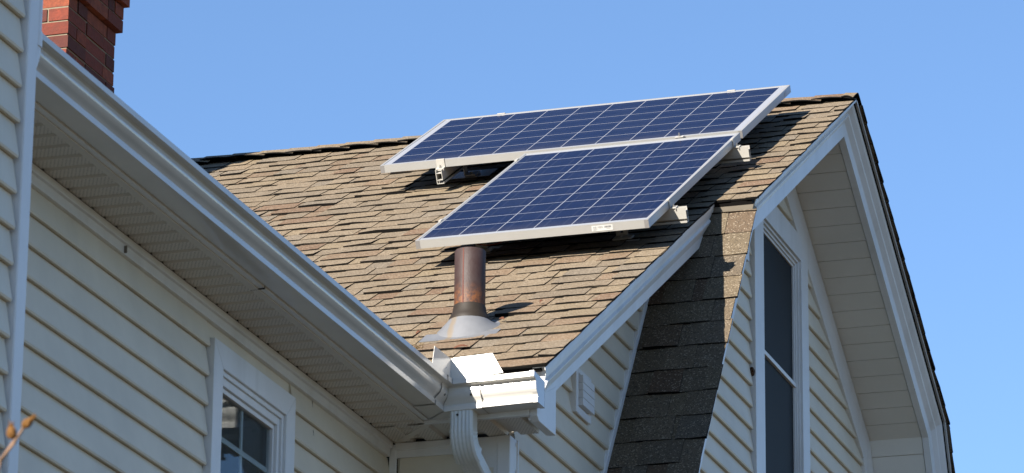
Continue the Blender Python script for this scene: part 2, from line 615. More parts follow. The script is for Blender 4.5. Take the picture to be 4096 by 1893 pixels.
for i in range(4):
    strip.face([a0[i], a0[(i + 1) % 4], b0[(i + 1) % 4], b0[i]], 1)
H(strip, "roof", [M['shingle'], M['asphalt'], M['deck']], weld=False)["label"] = "steep narrow shingled lower roof slope beside the bay"
st = MB()
st.box(X_LW + 0.001, X_LW + 0.022, 0, SL, 0.001, 0.030, fn=lambda x, u, n: P3(x, u, n))
H(st, "trim_strip", M['white'], bevel=0.003)
st = MB()                        # thin light edging along the free side of the strip
st.box(X_BAY - 0.026, X_BAY - 0.0195, 0, SL, -0.05, -0.012, fn=lambda x, u, n: P3(x, u, n))
H(st, "trim_strip", M['white'])

# wing roof over the near part of the house (its eave carries the long gutter)
def W(x_along, u, n=0.0):        # x_along is -y
    return (WXE - u * CS + n * SN, -x_along, R(0, U_EAVE)[2] + u * SN + n * CS)
wing = MB()
shingles(wing, W, 0.0, 3.9, EXPO, lambda u: 2.90 - u * CS, lambda u: 11.5, 44, step=0.4)
a0 = [W(2.9, 0.01, -0.006), W(12, 0.01, -0.006), W(12, 3.9, -0.006), W(2.9 - 3.9 * CS, 3.9, -0.006)]
b0 = [W(2.9, 0.01, -0.024), W(12, 0.01, -0.024), W(12, 3.9, -0.024), W(2.9 - 3.9 * CS, 3.9, -0.024)]
wing.face(a0, 2); wing.face(b0[::-1], 2)
for i in range(4):
    wing.face([a0[i], a0[(i + 1) % 4], b0[(i + 1) % 4], b0[i]], 1)
wr = W(0, 3.9)
wing.face([(wr[0], 0.5, wr[2]), (wr[0], -12, wr[2]), (wr[0] - 3.4, -12, wr[2] - 2.0), (wr[0] - 3.4, 0.5, wr[2] - 2.0)], 1)
H(wing, "roof", [M['shingle'], M['asphalt'], M['deck']], weld=False)

# ridge caps: folded pieces lapped from right to left, lower edges lifted
cap = MB()
rng = random.Random(5)
x = -3.9
apex = (RY, RZ + 0.017)
while x < X_BAY - 0.02:
    L = 0.19
    x0, x1 = x, min(x + L, X_BAY + 0.004)
    col = shcol(rng)
    wdt = 0.105 + rng.uniform(-0.006, 0.006)
    lift0, lift1 = 0.012 + rng.uniform(-0.002, 0.002), 0.005
    drop = 0.46 + rng.uniform(-0.05, 0.03)
    n = 6
    def prof(xx, tt, dz):
        lf = lift0 * (1 - tt) + lift1 * tt
        ly = 0.5 + 0.5 * math.sin(tt * math.pi * 1.0 + 0.3)
        q = []
        for s, d in ((-1, wdt), (-0.6, wdt), (-0.18, wdt), (0, 0), (0.18, wdt), (0.6, wdt), (1, wdt)):
            yy = s * d if d else 0
            zz = -abs(yy) * drop - 0.006 * (abs(yy) / 0.1) ** 2
            if abs(s) < 0.3: zz *= 0.7
            if abs(s) == 1: zz += 0.010 * math.sin(tt * 2.6 + 0.5) - 0.004
            q.append((xx, apex[0] + yy, apex[1] + lf + zz + dz))
        return q
    rings = [prof(x0 + (x1 - x0) * i / n, i / n, 0) for i in range(n + 1)]
    low = [prof(x0 + (x1 - x0) * i / n, i / n, -0.0055) for i in range(n + 1)]
    for i in range(n):
        for j in range(6):
            cap.face([rings[i][j], rings[i + 1][j], rings[i + 1][j + 1], rings[i][j + 1]], 0, col)
            cap.face([low[i][j], low[i][j + 1], low[i + 1][j + 1], low[i + 1][j]], 1)
        for j in (0, 6):
            cap.face([rings[i][j], low[i][j], low[i + 1][j], rings[i + 1][j]], 1)
    for i in (0, n):
        for j in range(6):
            cap.face([rings[i][j], rings[i][j + 1], low[i][j + 1], low[i][j]], 1)
    x += 0.143
o = cap.build("ridge_cap", [M['shingle'], M['asphalt']], main_roof, weld=False)


# ---- siding
def siding(name, x, zref, z0, z1, ylo, yhi, e=0.1, back=True, mat='siding', sub=None, axis='x'):
    mb = MB()
    k = math.floor((z0 - zref) / e)
    z = zref + k * e
    pt = (lambda o, y, zz: (x + o, y, zz)) if axis == 'x' else (lambda o, y, zz: (y, x - o, zz))
    rg = random.Random(int(abs(z0) * 1000))
    while z < z1 - 0.004:
        zb, zt = max(z, z0), min(z + e, z1)
        fb = (zb - z) / e
        ft = (zt - z) / e
        ob = 0.0185 - 0.0165 * fb
        ot = 0.0185 - 0.0165 * ft
        yb0, yb1, yt0, yt1 = ylo(zb), yhi(zb), ylo(zt), yhi(zt)
        if yb1 - yb0 > 0.03 or yt1 - yt0 > 0.03:
            if yt1 < yt0: yt0 = yt1 = (yt0 + yt1) / 2
            if yb1 < yb0: yb0 = yb1 = (yb0 + yb1) / 2
            A, B = pt(ob, yb0, zb), pt(ob, yb1, zb)
            Cc, D = pt(ot, yt1, zt), pt(ot, yt0, zt)
            # rounded lower nose: two extra strips
            rr = 0.006
            lr = rr / max(zt - zb, 1e-6)
            A2, B2 = pt(ob + 0.0006, yb0 + (yt0 - yb0) * lr, zb + rr), pt(ob + 0.0006, yb1 + (yt1 - yb1) * lr, zb + rr)
            A3, B3 = pt(ob - 0.0025, yb0, zb), pt(ob - 0.0025, yb1, zb)
            if zt - zb > 0.02:
                mb.face([A2, B2, Cc, D]); mb.face([A3, B3, B2, A2])
            else:
                mb.face([A3, B3, Cc, D])
            mb.face([pt(-0.002, yb0, zb + 0.002), pt(-0.002, yb1, zb + 0.002), B3, A3])
            mb.face([pt(-0.002, yb0, zb), A3, D, pt(-0.002, yt0, zt)])
            mb.face([pt(-0.002, yb1, zb), pt(-0.002, yt1, zt), Cc, B3])
        z += e
    if back:
        n = 24
        for i in range(n):
            za, zb = z0 + (z1 - z0) * i / n, z0 + (z1 - z0) * (i + 1) / n
            if yhi(za) - ylo(za) < 0.02 or yhi(zb) - ylo(zb) < 0.02:
                continue
            q = [(ylo(za) - .012, za), (yhi(za) + .012, za), (yhi(zb) + .012, zb), (ylo(zb) - .012, zb)]
            mb.face([pt(-0.003, *p) for p in q], 0)
    return H(mb, name, [M[mat]])


XW = 1.02                        # wing wall
YF = -2.68                       # front wall of the gable part
FRZ = -2.118                     # bottom of the frieze under the eaves
WIN_Y0, WIN_Y1, WIN_ZT, WIN_ZB = -4.452, -3.703, -2.172, -3.55
# wing wall in four panels round the window
siding("wall", XW, -2.305, GROUND_Z, FRZ, lambda z: -7.3, lambda z: WIN_Y0 - 0.010)
siding("wall", XW, -2.305, GROUND_Z, WIN_ZB, lambda z: WIN_Y0 + .004, lambda z: WIN_Y1 - .004)
siding("wall", XW, -2.305, GROUND_Z, FRZ, lambda z: WIN_Y1 + 0.006, lambda z: YF - 0.014)
mb = MB()
mb.box(XW - 0.003, XW + 0.002, WIN_Y0, WIN_Y1, WIN_ZT, FRZ)
H(mb, "wall", M['siding'])
# vertical laps where two siding pieces meet on the wing wall
mb = MB()
for (y, z) in ((-3.487, -2.205), (-3.470, -2.305)):
    mb.box(XW + 0.0155, XW + 0.0165, y - .002, y + .0005, z - 0.0, z + 0.086,
           fn=lambda a, b, c, z=z: (a - (c - z) * 0.125, b + 0.012 * math.sin((c - z) * 31), c))
H(mb, "siding_lap", M['dark'])
# front wall (faces the viewer)
siding("wall", YF, -2.305, GROUND_Z, FRZ, lambda z: XW + 0.05, lambda z: X_LW - 0.045, axis='y')
# nearer block on the left: its corner board ends the view of the siding
XB, YB, ZB_TOP = 1.5, -6.955, -0.62
siding("wall", XB, -2.065, GROUND_Z, ZB_TOP, lambda z: -11.5, lambda z: -7.033)
mb = MB()
mb.box(XB - 0.06, XB + 0.024, -7.018, YB, GROUND_Z, ZB_TOP)
H(mb, "corner_board", M['white'], bevel=0.004)
mb = MB()
mb.box(-1.6, XB - 0.062, -11.45, YB - 0.015, GROUND_Z, ZB_TOP - 0.002)
H(mb, "wall", M['siding'])
mb = MB()
mb.prism([(-1.75, ZB_TOP + 0.0), (XB + 0.16, ZB_TOP), (XB + 0.16, ZB_TOP + 0.05), (0, ZB_TOP + 0.22), (-1.75, ZB_TOP + 0.05)],
         lambda a, b, t: (a, t, b), -11.7, YB + 0.10)
H(mb, "roof", M['asphalt'])
# lower gable wall
strip_y = lambda z: ST_Y - (ST_Z - z) / math.tan(S3)
under = lambda y: (y * math.tan(S)) - GAP / CS - 0.03
def low_top(y):
    return under(y)
siding("wall", X_LW, -1.295, GROUND_Z, -0.80, lambda z: max(YF + 0.047, (z + GAP / CS + 0.03) / math.tan(S)), lambda z: strip_y(z) - 0.012)
# bay wall, split round the window
XBW = 1.490
WY0, WY1, WZT, WZB = 0.700, 1.674, 0.018, -2.6
RB = -0.158                      # depth of the rake boards below the shingle plane
def fr1(z, n=-0.31):
    u = (RZ + n * CS - z) / SN
    return RY + u * CS + n * SN
def fr2(z, n=-0.31):
    u = (FBZ + n * math.cos(S2) - z) / math.sin(S2)
    return FBY + u * math.cos(S2) + n * math.sin(S2)
sid_hi = lambda z: min(fr1(z), fr2(z))
sid_lo = lambda z: max(strip_y(z) + 0.012, RY - (RZ - 0.13 - z) / math.tan(S))
siding("wall", XBW, -0.937, GROUND_Z, 0.10, lambda z: sid_lo(z), lambda z: min(WY0 - 0.010, sid_hi(z)))
siding("wall", XBW, -0.953, GROUND_Z, WZT + 0.02, lambda z: WY1 + 0.004, sid_hi)
siding("wall", XBW, -0.937, WZT, 0.42, lambda z: max(sid_lo(z), WY0 - 0.010), sid_hi)
# solid walls behind so no light leaks
mb = MB()
mb.box(-1.5, XW - 0.02, -12, 0.2, GROUND_Z, -2.02)
mb.box(-1.5, X_LW - 0.02, YF + 0.02, 2.6, GROUND_Z, -2.0)
H(mb, "interior", M['room'])
mb = MB()
poly = [(-2.6, -2.0), (2.75, -2.0), (2.75, -0.82), (RY, RZ - 0.16), (-0.7, RZ - 0.16 - (RY + 0.7) * math.tan(S)), (-2.6, -1.85)]
mb.prism(poly, lambda a, b, t: (t, a, b), X_LW - 0.14, X_LW - 0.012)
H(mb, "wall", M['siding'])

# ---- trims, fascias, rakes
PR_BAY = [(-0.052, RB), (-0.050, RB + 0.058), (-0.048, RB + 0.061), (-0.030, RB + 0.083), (-0.028, RB + 0.089), (-0.036, RB + 0.095), (-0.012, -0.036), (0.0, -0.006), (-0.06, -0.006), (-0.084, -0.006), (-0.084, RB)]
PR_LOW = [(-0.027, -0.138), (-0.0245, -0.101), (-0.023, -0.098), (-0.006, -0.069), (-0.004, -0.063), (-0.013, -0.057), (-0.004, -0.031), (0.0, -0.006), (-0.045, -0.006), (-0.050, -0.010), (-0.050, -0.138)]
def rake(name, xo, pr, P, cuts):
    """crown-shaped rake board: flat lower board, cove, bead, sloping upper face"""
    mb = MB()
    t0, t1 = cuts
    mb.prism([(p[0] + xo, p[1]) for p in pr], lambda a, b, t: P(a, t, b), t0, t1)
    return H(mb, name, M['white'])
# plumb cut at the ridge and the far break
ridge_cut = lambda a, b: U_RIDGE + b * math.tan(S)
_k = 1 / math.tan(S3)
strip_cut = lambda a, b: min(U_STEP + 0.055, (ST_Y - ST_Z * _k + 0.045 + (b - GAP) * (SN + CS * _k)) / (CS - SN * _k))
rake("rake_board", X_BAY - 0.014, PR_BAY, R, cuts=(strip_cut, ridge_cut))
rake("rake_board", X_LOW - 0.006, PR_LOW, R, cuts=(lambda a, b: U_EAVE + 0.02 - b * 0.0, lambda a, b: U_STEP + 0.004))
brk = (S2 - S) / 2
rake("rake_board", X_BAY - 0.014, PR_BAY, F1, cuts=(lambda a, b: -b * math.tan(S), lambda a, b: FAR_LEN + b * math.tan(brk)))
rake("rake_board", X_BAY - 0.014, PR_BAY, F2, cuts=(lambda a, b: -b * math.tan(brk), lambda a, b: F2L))
# drip edge: a thin light metal strip between fascia and shingles
for fn, u0, u1, nm in ((F1, 0.0, FAR_LEN, "drip_edge"), (F2, 0.0, F2L, "drip_edge"), (R, U_STEP + 0.06, U_RIDGE, "drip_edge")):
    mb = MB()
    mb.box(X_BAY - 0.05, X_BAY - 0.004, u0, u1, -0.0055, -0.0035, fn=fn)
    mb.box(X_BAY - 0.0065, X_BAY - 0.004, u0, u1, -0.016, -0.0035, fn=fn)
    H(mb, nm, M['white'])
mb = MB()
mb.box(X_LOW - 0.05, X_LOW - 0.004, U_EAVE, U_STEP, -0.0055, -0.0035, fn=R)
mb.box(X_LOW - 0.0065, X_LOW - 0.004, U_EAVE, U_STEP, -0.016, -0.0035, fn=R)
H(mb, "drip_edge", M['white'])
# fascia at the step (the bay roof's own short eave)
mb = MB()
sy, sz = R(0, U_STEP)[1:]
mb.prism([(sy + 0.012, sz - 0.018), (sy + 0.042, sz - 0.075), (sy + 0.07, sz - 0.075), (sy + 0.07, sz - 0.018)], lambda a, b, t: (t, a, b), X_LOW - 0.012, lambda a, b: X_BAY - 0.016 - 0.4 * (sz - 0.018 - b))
H(mb, "fascia", mat_plain("shade_toned_fascia", (0.17, 0.145, 0.11), 0.6))  # roof edge's shadow put into the colour: white fascia darkened to beige
# closing board between step and lower rake
mb = MB()
mb.prism([(sy + 0.045, sz - 0.02), (sy + 0.6, sz - 0.03 + 0.55 * math.tan(S)), (sy + 0.6, sz - 0.07), (sy + 0.045, sz - 0.07)], lambda a, b, t: (t, a, b), X_LOW - 0.03, X_LOW - 0.012)
H(mb, "fascia", M['white'])
# soffit under the low rake and the bay's near rake
mb = MB()
mb.box(X_LW, X_LOW - 0.057, U_EAVE + 0.3, U_STEP, -0.136, -0.128, fn=R)
mb.box(XBW, X_BAY - 0.09, U_STEP, U_RIDGE - 0.05, RB + 0.002, RB + 0.010, fn=R)
H(mb, "soffit", M['soffit'])

# planked soffit under the far overhang: planks with grooves
def planks(fn, L0, L1, xa, xb, first, pitch, nlev, name="soffit"):
    mb = MB()
    u = first - pitch
    while u < L1:
        a, b = max(u + 0.002, L0), min(u + pitch - 0.002, L1)
        if b - a > 0.004:
            mb.box(xa, xb, a, b, nlev, nlev + 0.006, fn=fn)
        u += pitch
    mb.box(xa, xb, L0, L1, nlev + 0.0065, nlev + 0.012, fn=fn)
    return H(mb, name, M['plank'])
SOF_N = RB + 0.006
planks(F1, 0.05, FAR_LEN - 0.04, XBW + 0.0, X_BAY - 0.102, 0.197, 0.1081, SOF_N)
planks(F2, -0.04, F2L, XBW + 0.0, X_BAY - 0.102, 0.02, 0.1081, SOF_N)
# frieze boards on the bay wall along the far soffit, mitred at the break
FP = [(RB + 0.002, 0), (RB + 0.002, 0.025), (-0.325, 0.025), (-0.325, 0)]
FZ = MB()
FZ.prism(FP, lambda n, o, t: F1(XBW + o, t, n), lambda n, o: -n * math.tan(S), lambda n, o: FAR_LEN + n * math.tan(brk))
H(FZ, "frieze_board", M['white'], bevel=0.003)
FZ = MB()
FZ.prism(FP, lambda n, o, t: F2(XBW + o, t, n), lambda n, o: -n * math.tan(brk), lambda n, o: F2L)
H(FZ, "frieze_board", M['white'], bevel=0.003)
FZ = MB()
FZ.box(XBW, XBW + 0.023, U_STEP + 0.3, U_RIDGE - 0.02, -0.30, RB + 0.002, fn=R)
H(FZ, "frieze_board", M['white'], bevel=0.003)

# eaves of the wing: fascia, soffit, frieze
GZT = -1.950                     # top of gutter lip
WFX = 1.262                      # fascia face
mb = MB()
mb.box(WFX - 0.022, WFX - 0.002, -9, YF - 0.252, -2.056, -1.905)
H(mb, "fascia", M['white'])
mb = MB()
mb.box(WFX - 0.049, WFX - 0.023, -9, YF - 0.230, -2.060, -2.048)
H(mb, "fascia", M['soffit'])
# vented soffit of the wing: panels with raised V grooves
def vented(name, x0, x1, y0, y1, z, along='y', pitch=0.0935, phase=0.0, skip=None):
    mb = MB()
    lo, hi = (y0, y1) if along == 'y' else (x0, x1)
    q = math.floor((lo - phase) / pitch) * pitch + phase
    def quad(a, b, za, zb, mi):
        if along == 'y':
            mb.face([(x0, a, za), (x1, a, za), (x1, b, zb), (x0, b, zb)], mi)
        else:
            mb.face([(a, y0, za), (a, y1, za), (b, y1, zb), (b, y0, zb)], mi)
    while q < hi:
        cl = lambda v: min(max(v, lo), hi)
        fl, gr = 0.068, 0.0135
        quad(cl(q), cl(q + fl), z, z, 0)
        quad(cl(q + fl), cl(q + fl + 0.005), z, z + gr, 1)
        quad(cl(q + fl + 0.005), cl(q + pitch - 0.005), z + gr, z + gr, 1)
        quad(cl(q + pitch - 0.005), cl(q + pitch), z + gr, z, 1)
        q += pitch
    return H(mb, name, [M['vented'], M['soffit']])
vented("soffit", XW + 0.028, WFX - 0.049, -9, YF - 0.05, -2.060, 'y', 0.0935, -6.022)
mb = MB()
mb.prism([(XW, -2.062), (XW + 0.030, -2.062), (XW + 0.030, -2.086), (XW + 0.020, -2.089), (XW + 0.020, -2.118), (XW, -2.118)],
         lambda a, b, t: (a, t, b), -7.4, YF - 0.03)
H(mb, "frieze_board", M['white'], bevel=0.002)
mb = MB()                        # joint in the fascia cover
mb.box(WFX - 0.05, WFX - 0.0005, -4.562, -4.560, -2.0605, -2.02)
H(mb, "trim_joint", M['dark'])
mb = MB()
mb.box(XW, XW + 0.0304, -5.2, -5.1993, -2.117, -2.093)
H(mb, "trim_joint", mat_plain("trim_gap", (0.2, 0.18, 0.15), 0.8))
# eaves of the gable front: fascia, soffit, frieze
FY = YF - 0.245                  # fascia face
mb = MB()
mb.box(WFX - 0.022, X_LOW - 0.058, FY, FY + 0.02, -2.066, -1.915)
H(mb, "fascia", M['white'])
vented("soffit", XW + 0.03, X_LOW - 0.058, FY + 0.02, YF + 0.0, -2.064, 'x', 0.118, 1.055)
mb = MB()
mb.prism([(YF, -2.066), (YF - 0.022, -2.066), (YF - 0.022, -2.092), (YF - 0.014, -2.094), (YF - 0.014, -2.120), (YF, -2.120)],
         lambda a, b, t: (t, a, b), XW + 0.035, 1.335)
H(mb, "frieze_board", M['white'], bevel=0.002)
# diagonal joint strip at the inside corner of the soffits
mb = MB()
mb.face([(XW + 0.03, YF - 0.02, -2.0655), (WFX - 0.02, FY + 0.012, -2.0655), (WFX - 0.005, FY + 0.03, -2.0655), (XW + 0.055, YF - 0.004, -2.0655)])
mb.face([(XW + 0.03, YF - 0.02, -2.055), (WFX - 0.02, FY + 0.012, -2.055), (WFX - 0.02, FY + 0.012, -2.0655), (XW + 0.03, YF - 0.02, -2.0655)])
H(mb, "soffit", M['soffit'])
# corner boards
mb = MB()
mb.box(XW + 0.012, XW + 0.040, YF - 0.012, YF - 0.040 + 0.02, GROUND_Z, -2.070)
H(mb, "corner_board", M['white'], bevel=0.002)
mb = MB()
mb.box(X_LW - 0.032, X_LW + 0.017, YF - 0.020, YF + 0.062, GROUND_Z, -2.066)
mb.box(X_LW + 0.001, X_LW + 0.021, YF + 0.062, YF + 0.078, GROUND_Z, -2.066)
mb.box(X_LW - 0.14, X_LW - 0.032, YF - 0.016, YF, GROUND_Z, -2.066)
H(mb, "corner_board", M['white'], bevel=0.003)
# return box at the lower end of the low rake
bx0, bx1 = X_LOW - 0.057, X_LOW - 0.0315
zr = lambda y: y * math.tan(S) - GAP / CS - 0.138 / CS
mb = MB()
mb.prism([(FY + 0.004, -2.068), (FY + 0.03, -2.083), (YF - 0.018, -2.083), (YF - 0.018, -1.90), (FY + 0.004, zr(FY) + 0.05)], lambda a, b, t: (t, a, b), bx0, bx1 + 0.0015)
mb.box(bx0 - 0.012, bx0 - 0.001, FY + 0.021, YF - 0.006, -2.078, -2.066)
H(mb, "rake_return", M['white'], bevel=0.002)

# ---- gutters (K profile)
KP = [(0.0, -0.004), (0.0, -0.100), (0.079, -0.100), (0.081, -0.099), (0.0815, -0.083), (0.079, -0.081), (0.0775, -0.077), (0.082, -0.070),
      (0.091, -0.063), (0.099, -0.054), (0.1035, -0.045), (0.104, -0.037), (0.1025, -0.031), (0.103, -0.026), (0.109, -0.0215), (0.124, -0.020), (0.127, -0.018), (0.127, 0.0), (0.125, 0.0015), (0.110, 0.0015)]
KI = [(0.110, -0.002), (0.1235, -0.002), (0.1235, -0.0165), (0.106, -0.0185), (0.0995, -0.025), (0.099, -0.031), (0.1005, -0.043), (0.096, -0.052), (0.087, -0.060), (0.078, -0.068), (0.0745, -0.077), (0.078, -0.097), (0.003, -0.097), (0.003, -0.004)]
KLOOP = KP + KI
def gw(o, z, t): return (WFX + o, t, GZT + z)
YG = -2.925
GTILT = 0.025
def gf(o, z, t): return (t, YG - o, GZT - 0.001 + z + (t - 1.39) * GTILT)
mb = MB()
mb.prism(KLOOP, gw, -7.2, lambda o, z: YG - o)
wg = H(mb, "gutter", M['gutter'], smooth=28)
wg["label"] = "long white gutter in shade along the wing eave"
mb = MB()
GXR = 1.690
mb.prism(KLOOP, gf, lambda o, z: WFX + o, GXR)
fg = H(mb, "gutter", M['gutter'], smooth=28)
fg["label"] = "short sunlit white gutter at the foot of the gable roof"
KO = [(o + (0.0018 if o > 0.01 else 0), z - (0.0018 if z < -0.05 else -0.0012)) for o, z in KP]
sleeve = KO + [(o - 0.0035, z + 0.0) for o, z in reversed(KP[1:]) if o > 0.004][0:0] + [(0.110, -0.001), (0.02, -0.05)]
def open_strip(mb, prof, fn, t0, t1, mi=0):
    for p, q in zip(prof[:-1], prof[1:]):
        mb.face([fn(p[0], p[1], t0(*p)), fn(q[0], q[1], t0(*q)), fn(q[0], q[1], t1(*q)), fn(p[0], p[1], t1(*p))], mi)
mb = MB()
open_strip(mb, KO[1:], gw, lambda o, z: YG - 0.175 - 0.10 * 0, lambda o, z: YG - o)
mb.build("miter_sleeve", M['gutter'], wg, smooth=28)
mb = MB()
open_strip(mb, KO[1:], gf, lambda o, z: WFX + o, lambda o, z: 1.487)
mb.build("miter_sleeve", M['gutter'], fg, smooth=28)
mb = MB()                        # dark sealant lines of the sleeve
KS = [(o + (0.0022 if o > 0.01 else 0), z - (0.0022 if z < -0.05 else -0.0016)) for o, z in KP]
open_strip(mb, KS[1:], gw, lambda o, z: YG - 0.1775, lambda o, z: YG - 0.1745)
open_strip(mb, KS[1:], gw, lambda o, z: YG - o - 0.0012, lambda o, z: YG - o + 0.0008)
mb.build("seam", M['dark'], wg)
mb = MB()
open_strip(mb, KS[1:], gf, lambda o, z: 1.4865, lambda o, z: 1.4885)
mb.build("seam", M['screw'], fg)
# end cap
mb = MB()
mb.prism(KP, gf, GXR, GXR + 0.0025)
capring = [(o * 1.0 + (0.002 if o > 0.01 else -0.001), z + (0.002 if z > -0.05 else -0.002)) for o, z in KP]
open_strip(mb, capring, gf, lambda o, z: GXR - 0.014, lambda o, z: GXR + 0.003)
mb.build("end_cap", M['gutter'], fg)
# hanger strap
mb = MB()
mb.box(1.618, 1.634, 0.0, 0.118, -0.012, -0.009, fn=lambda x, o, z: gf(o, z + 0.012 * (1 - o / 0.118) * 2, x))
mb.build("hanger_strap", M['gutter'], fg)
# screws
for (p, fn, par) in (((0.0975, -0.055), (lambda o, z, t: gw(o, z, YG - 0.13)), wg), ((0.0985, -0.055), (lambda o, z, t: gf(o, z, 1.452)), fg)):
    mb = MB()
    c0 = Vector(fn(p[0] + 0.003, p[1] + 0.001, 0))
    nrm = Vector((0.9, 0, -0.35)) if par is wg else Vector((0, -0.9, -0.35))
    nrm.normalize()
    e1 = nrm.cross(Vector((0, 0, 1))).normalized(); e2 = nrm.cross(e1).normalized()
    mb.tube([c0 - nrm * 0.003, c0 + nrm * 0.002, c0 + nrm * 0.003], [0.0045, 0.0045, 0.003], 10)
    mb.build("screw", M['screw'], par)
# splash guard standing on the lips at the inside corner
XL = WFX + 0.120
YL = YG - 0.120
mb = MB()
mb.prism([(XL, GZT - 0.004), (1.577, GZT + 0.012), (1.537, GZT + 0.084), (XL, GZT + 0.078)], lambda a, b, t: (a, t, b), YL - 0.0015, YL)
mb.prism([(YL + 0.0, GZT - 0.004), (YL - 0.205, GZT - 0.004), (YL - 0.180, GZT + 0.074), (YL, GZT + 0.078)], lambda a, b, t: (t, a, b), XL - 0.0015, XL)
mb.box(1.39, 1.537, YL - 0.001, YL + 0.008, GZT + 0.079, GZT + 0.081, fn=lambda x, y, z: (x, y, z + (x - 1.39) * 0.04))
mb.build("splash_guard", M['gutter'], fg)

# ---- downspouts
def sweep_rect(mb, path, hx, hy, ribs=True):
    """rectangular corrugated pipe swept along a path in the plane x = const"""
    sec = []
    def edge(ax, ay, bx, by, n, amp):
        for i in range(n):
            f = i / n
            nx, ny = (by - ay), -(bx - ax)
            L = math.hypot(nx, ny)
            k = amp * (0.5 - 0.5 * math.cos(f * 2 * math.pi * 5)) if (ribs and 0.08 < f < 0.92) else 0
            sec.append((ax + (bx - ax) * f - nx / L * k, ay + (by - ay) * f - ny / L * k))
    c = 0.007
    edge(-hx + c, -hy, hx - c, -hy, 31, 0.0028)
    edge(hx - c, -hy, hx, -hy + c, 2, 0)
    edge(hx, -hy + c, hx, hy - c, 16, 0.0)
    edge(hx, hy - c, hx - c, hy, 2, 0)
    edge(hx - c, hy, -hx + c, hy, 6, 0)
    edge(-hx + c, hy, -hx, hy - c, 2, 0)
    edge(-hx, hy - c, -hx, -hy + c, 16, 0)
    edge(-hx, -hy + c, -hx + c, -hy, 2, 0)
    rings = []
    for i, (x, y, z, sc) in enumerate(path):
        a, b = path[max(i - 1, 0)], path[min(i + 1, len(path) - 1)]
        d = Vector((0, b[1] - a[1], b[2] - a[2])).normalized()
        fr = Vector((0, -d.z, d.y)) if False else Vector((0, d.z, -d.y))
        fr = -Vector((0, -d.z, d.y))
        rings.append([(x + p[0] * sc, y - fr.y * p[1] * sc, z - fr.z * p[1] * sc) for p in sec])
    n = len(sec)
    for i in range(len(rings) - 1):
        for k in range(n):
            l = (k + 1) % n
            mb.face([rings[i][k], rings[i][l], rings[i + 1][l], rings[i + 1][k]])
    mb.face(rings[-1]); mb.face(rings[0][::-1])
DX, DY = 1.407, -2.972
path = [(DX, DY, GZT - 0.092, 1.0), (DX, DY, GZT - 0.14, 1.0), (DX, DY, GZT - 0.165, 1.0)]
rb, cz = 0.075, GZT - 0.168
for i in range(0, 19):
    a = math.radians(70) * i / 18
    path.append((DX, DY + rb * (1 - math.cos(a)), cz - rb * math.sin(a), 1.0 + (0.035 if i % 3 == 1 else 0)))
endA = path[-1]
da = math.radians(70)
path.append((DX, endA[1] + 0.012 * math.sin(da), endA[2] - 0.012 * math.cos(da), 1.045))
path.append((DX, endA[1] + 0.016 * math.sin(da), endA[2] - 0.016 * math.cos(da), 1.045))
mb = MB()
sweep_rect(mb, path, 0.0425, 0.033)
ds = H(mb, "downspout", M['dsp'], smooth=35)
path = []
for i in range(8):
    t = 0.0 + i * 0.028
    path.append((DX, endA[1] + t * math.sin(da), endA[2] - t * math.cos(da), 0.88))
e2 = path[-1]
for i in range(1, 13):
    a = da * (1 - i / 12)
    path.append((DX, path[-1][1] + 0.012 * math.sin(a), path[-1][2] - 0.012 * math.cos(a), 0.88))
path.append((DX, path[-1][1], GROUND_Z + 0.15, 0.88))
mb = MB()
sweep_rect(mb, path, 0.0425, 0.033)
mb.build("pipe_run", M['dsp'], ds, smooth=35)
mb = MB()
mb.lathe([(0.0, 0.0), (0.0045, 0.0), (0.004, 0.003), (0.0, 0.003)], (0, 0, 0), 10)
o = mb.build("screw", M['screw'], ds)
o.location = (DX - 0.012, DY - 0.0335, GZT - 0.118)
o.rotation_euler = (math.radians(90), 0, 0)
# round pipe from the nearer block's eave into the long gutter
mb = MB()
px, py = 1.437, -6.842
pts = [(px, py, ZB_TOP + 0.02), (px, py, -1.6), (px, py, -2.070)]
for i in range(1, 9):
    a = math.radians(60) * i / 8
    pts.append((px - 0.0 * i, py - 0.09 * (1 - math.cos(a)), -2.070 - 0.09 * math.sin(a)))
mb.tube(pts, [0.040, 0.040, 0.040] + [0.0405] * 8, 28)
dp = H(mb, "downspout", M['white'], smooth=40)
dp["label"] = "round white pipe beside the corner board"
mb = MB()
mb.tube([(px, py, -2.028), (px, py, -2.074)], 0.0432, 28)
mb.build("collar", M['white'], dp, smooth=40)


# ---- windows
def frame_box(mb, x0, x1, y0, y1, z0, z1, wy, wzt, wzb):
    mb.box(x0, x1, y0, y0 + wy, z0, z1)
    mb.box(x0, x1, y1 - wy, y1, z0, z1)
    mb.box(x0, x1, y0 + wy, y1 - wy, z1 - wzt, z1)
    mb.box(x0, x1, y0 + wy, y1 - wy, z0, z0 + wzb)


# wing window
mb = MB()
cw = 0.083
xa, xb = XW - 0.001, XW + 0.030
mb.prism([(WIN_Y0, WIN_ZB), (WIN_Y0, WIN_ZT), (WIN_Y0 + cw, WIN_ZT - cw), (WIN_Y0 + cw, WIN_ZB)], lambda a, b, t: (t, a, b), xa, xb)
mb.prism([(WIN_Y1, WIN_ZB), (WIN_Y1, WIN_ZT), (WIN_Y1 - cw, WIN_ZT - cw), (WIN_Y1 - cw, WIN_ZB)], lambda a, b, t: (t, a, b), xa, xb)
mb.prism([(WIN_Y0 + .0006, WIN_ZT), (WIN_Y1 - .0006, WIN_ZT), (WIN_Y1 - cw - .0006, WIN_ZT - cw), (WIN_Y0 + cw + .0006, WIN_ZT - cw)], lambda a, b, t: (t, a, b), xa, xb)
win = H(mb, "window", M['white'], bevel=0.002)
win["label"] = "white cased window with muntins under the wing eave"
mb = MB()
y0, y1, zt, zb = WIN_Y0 + cw, WIN_Y1 - cw, WIN_ZT - cw, WIN_ZB
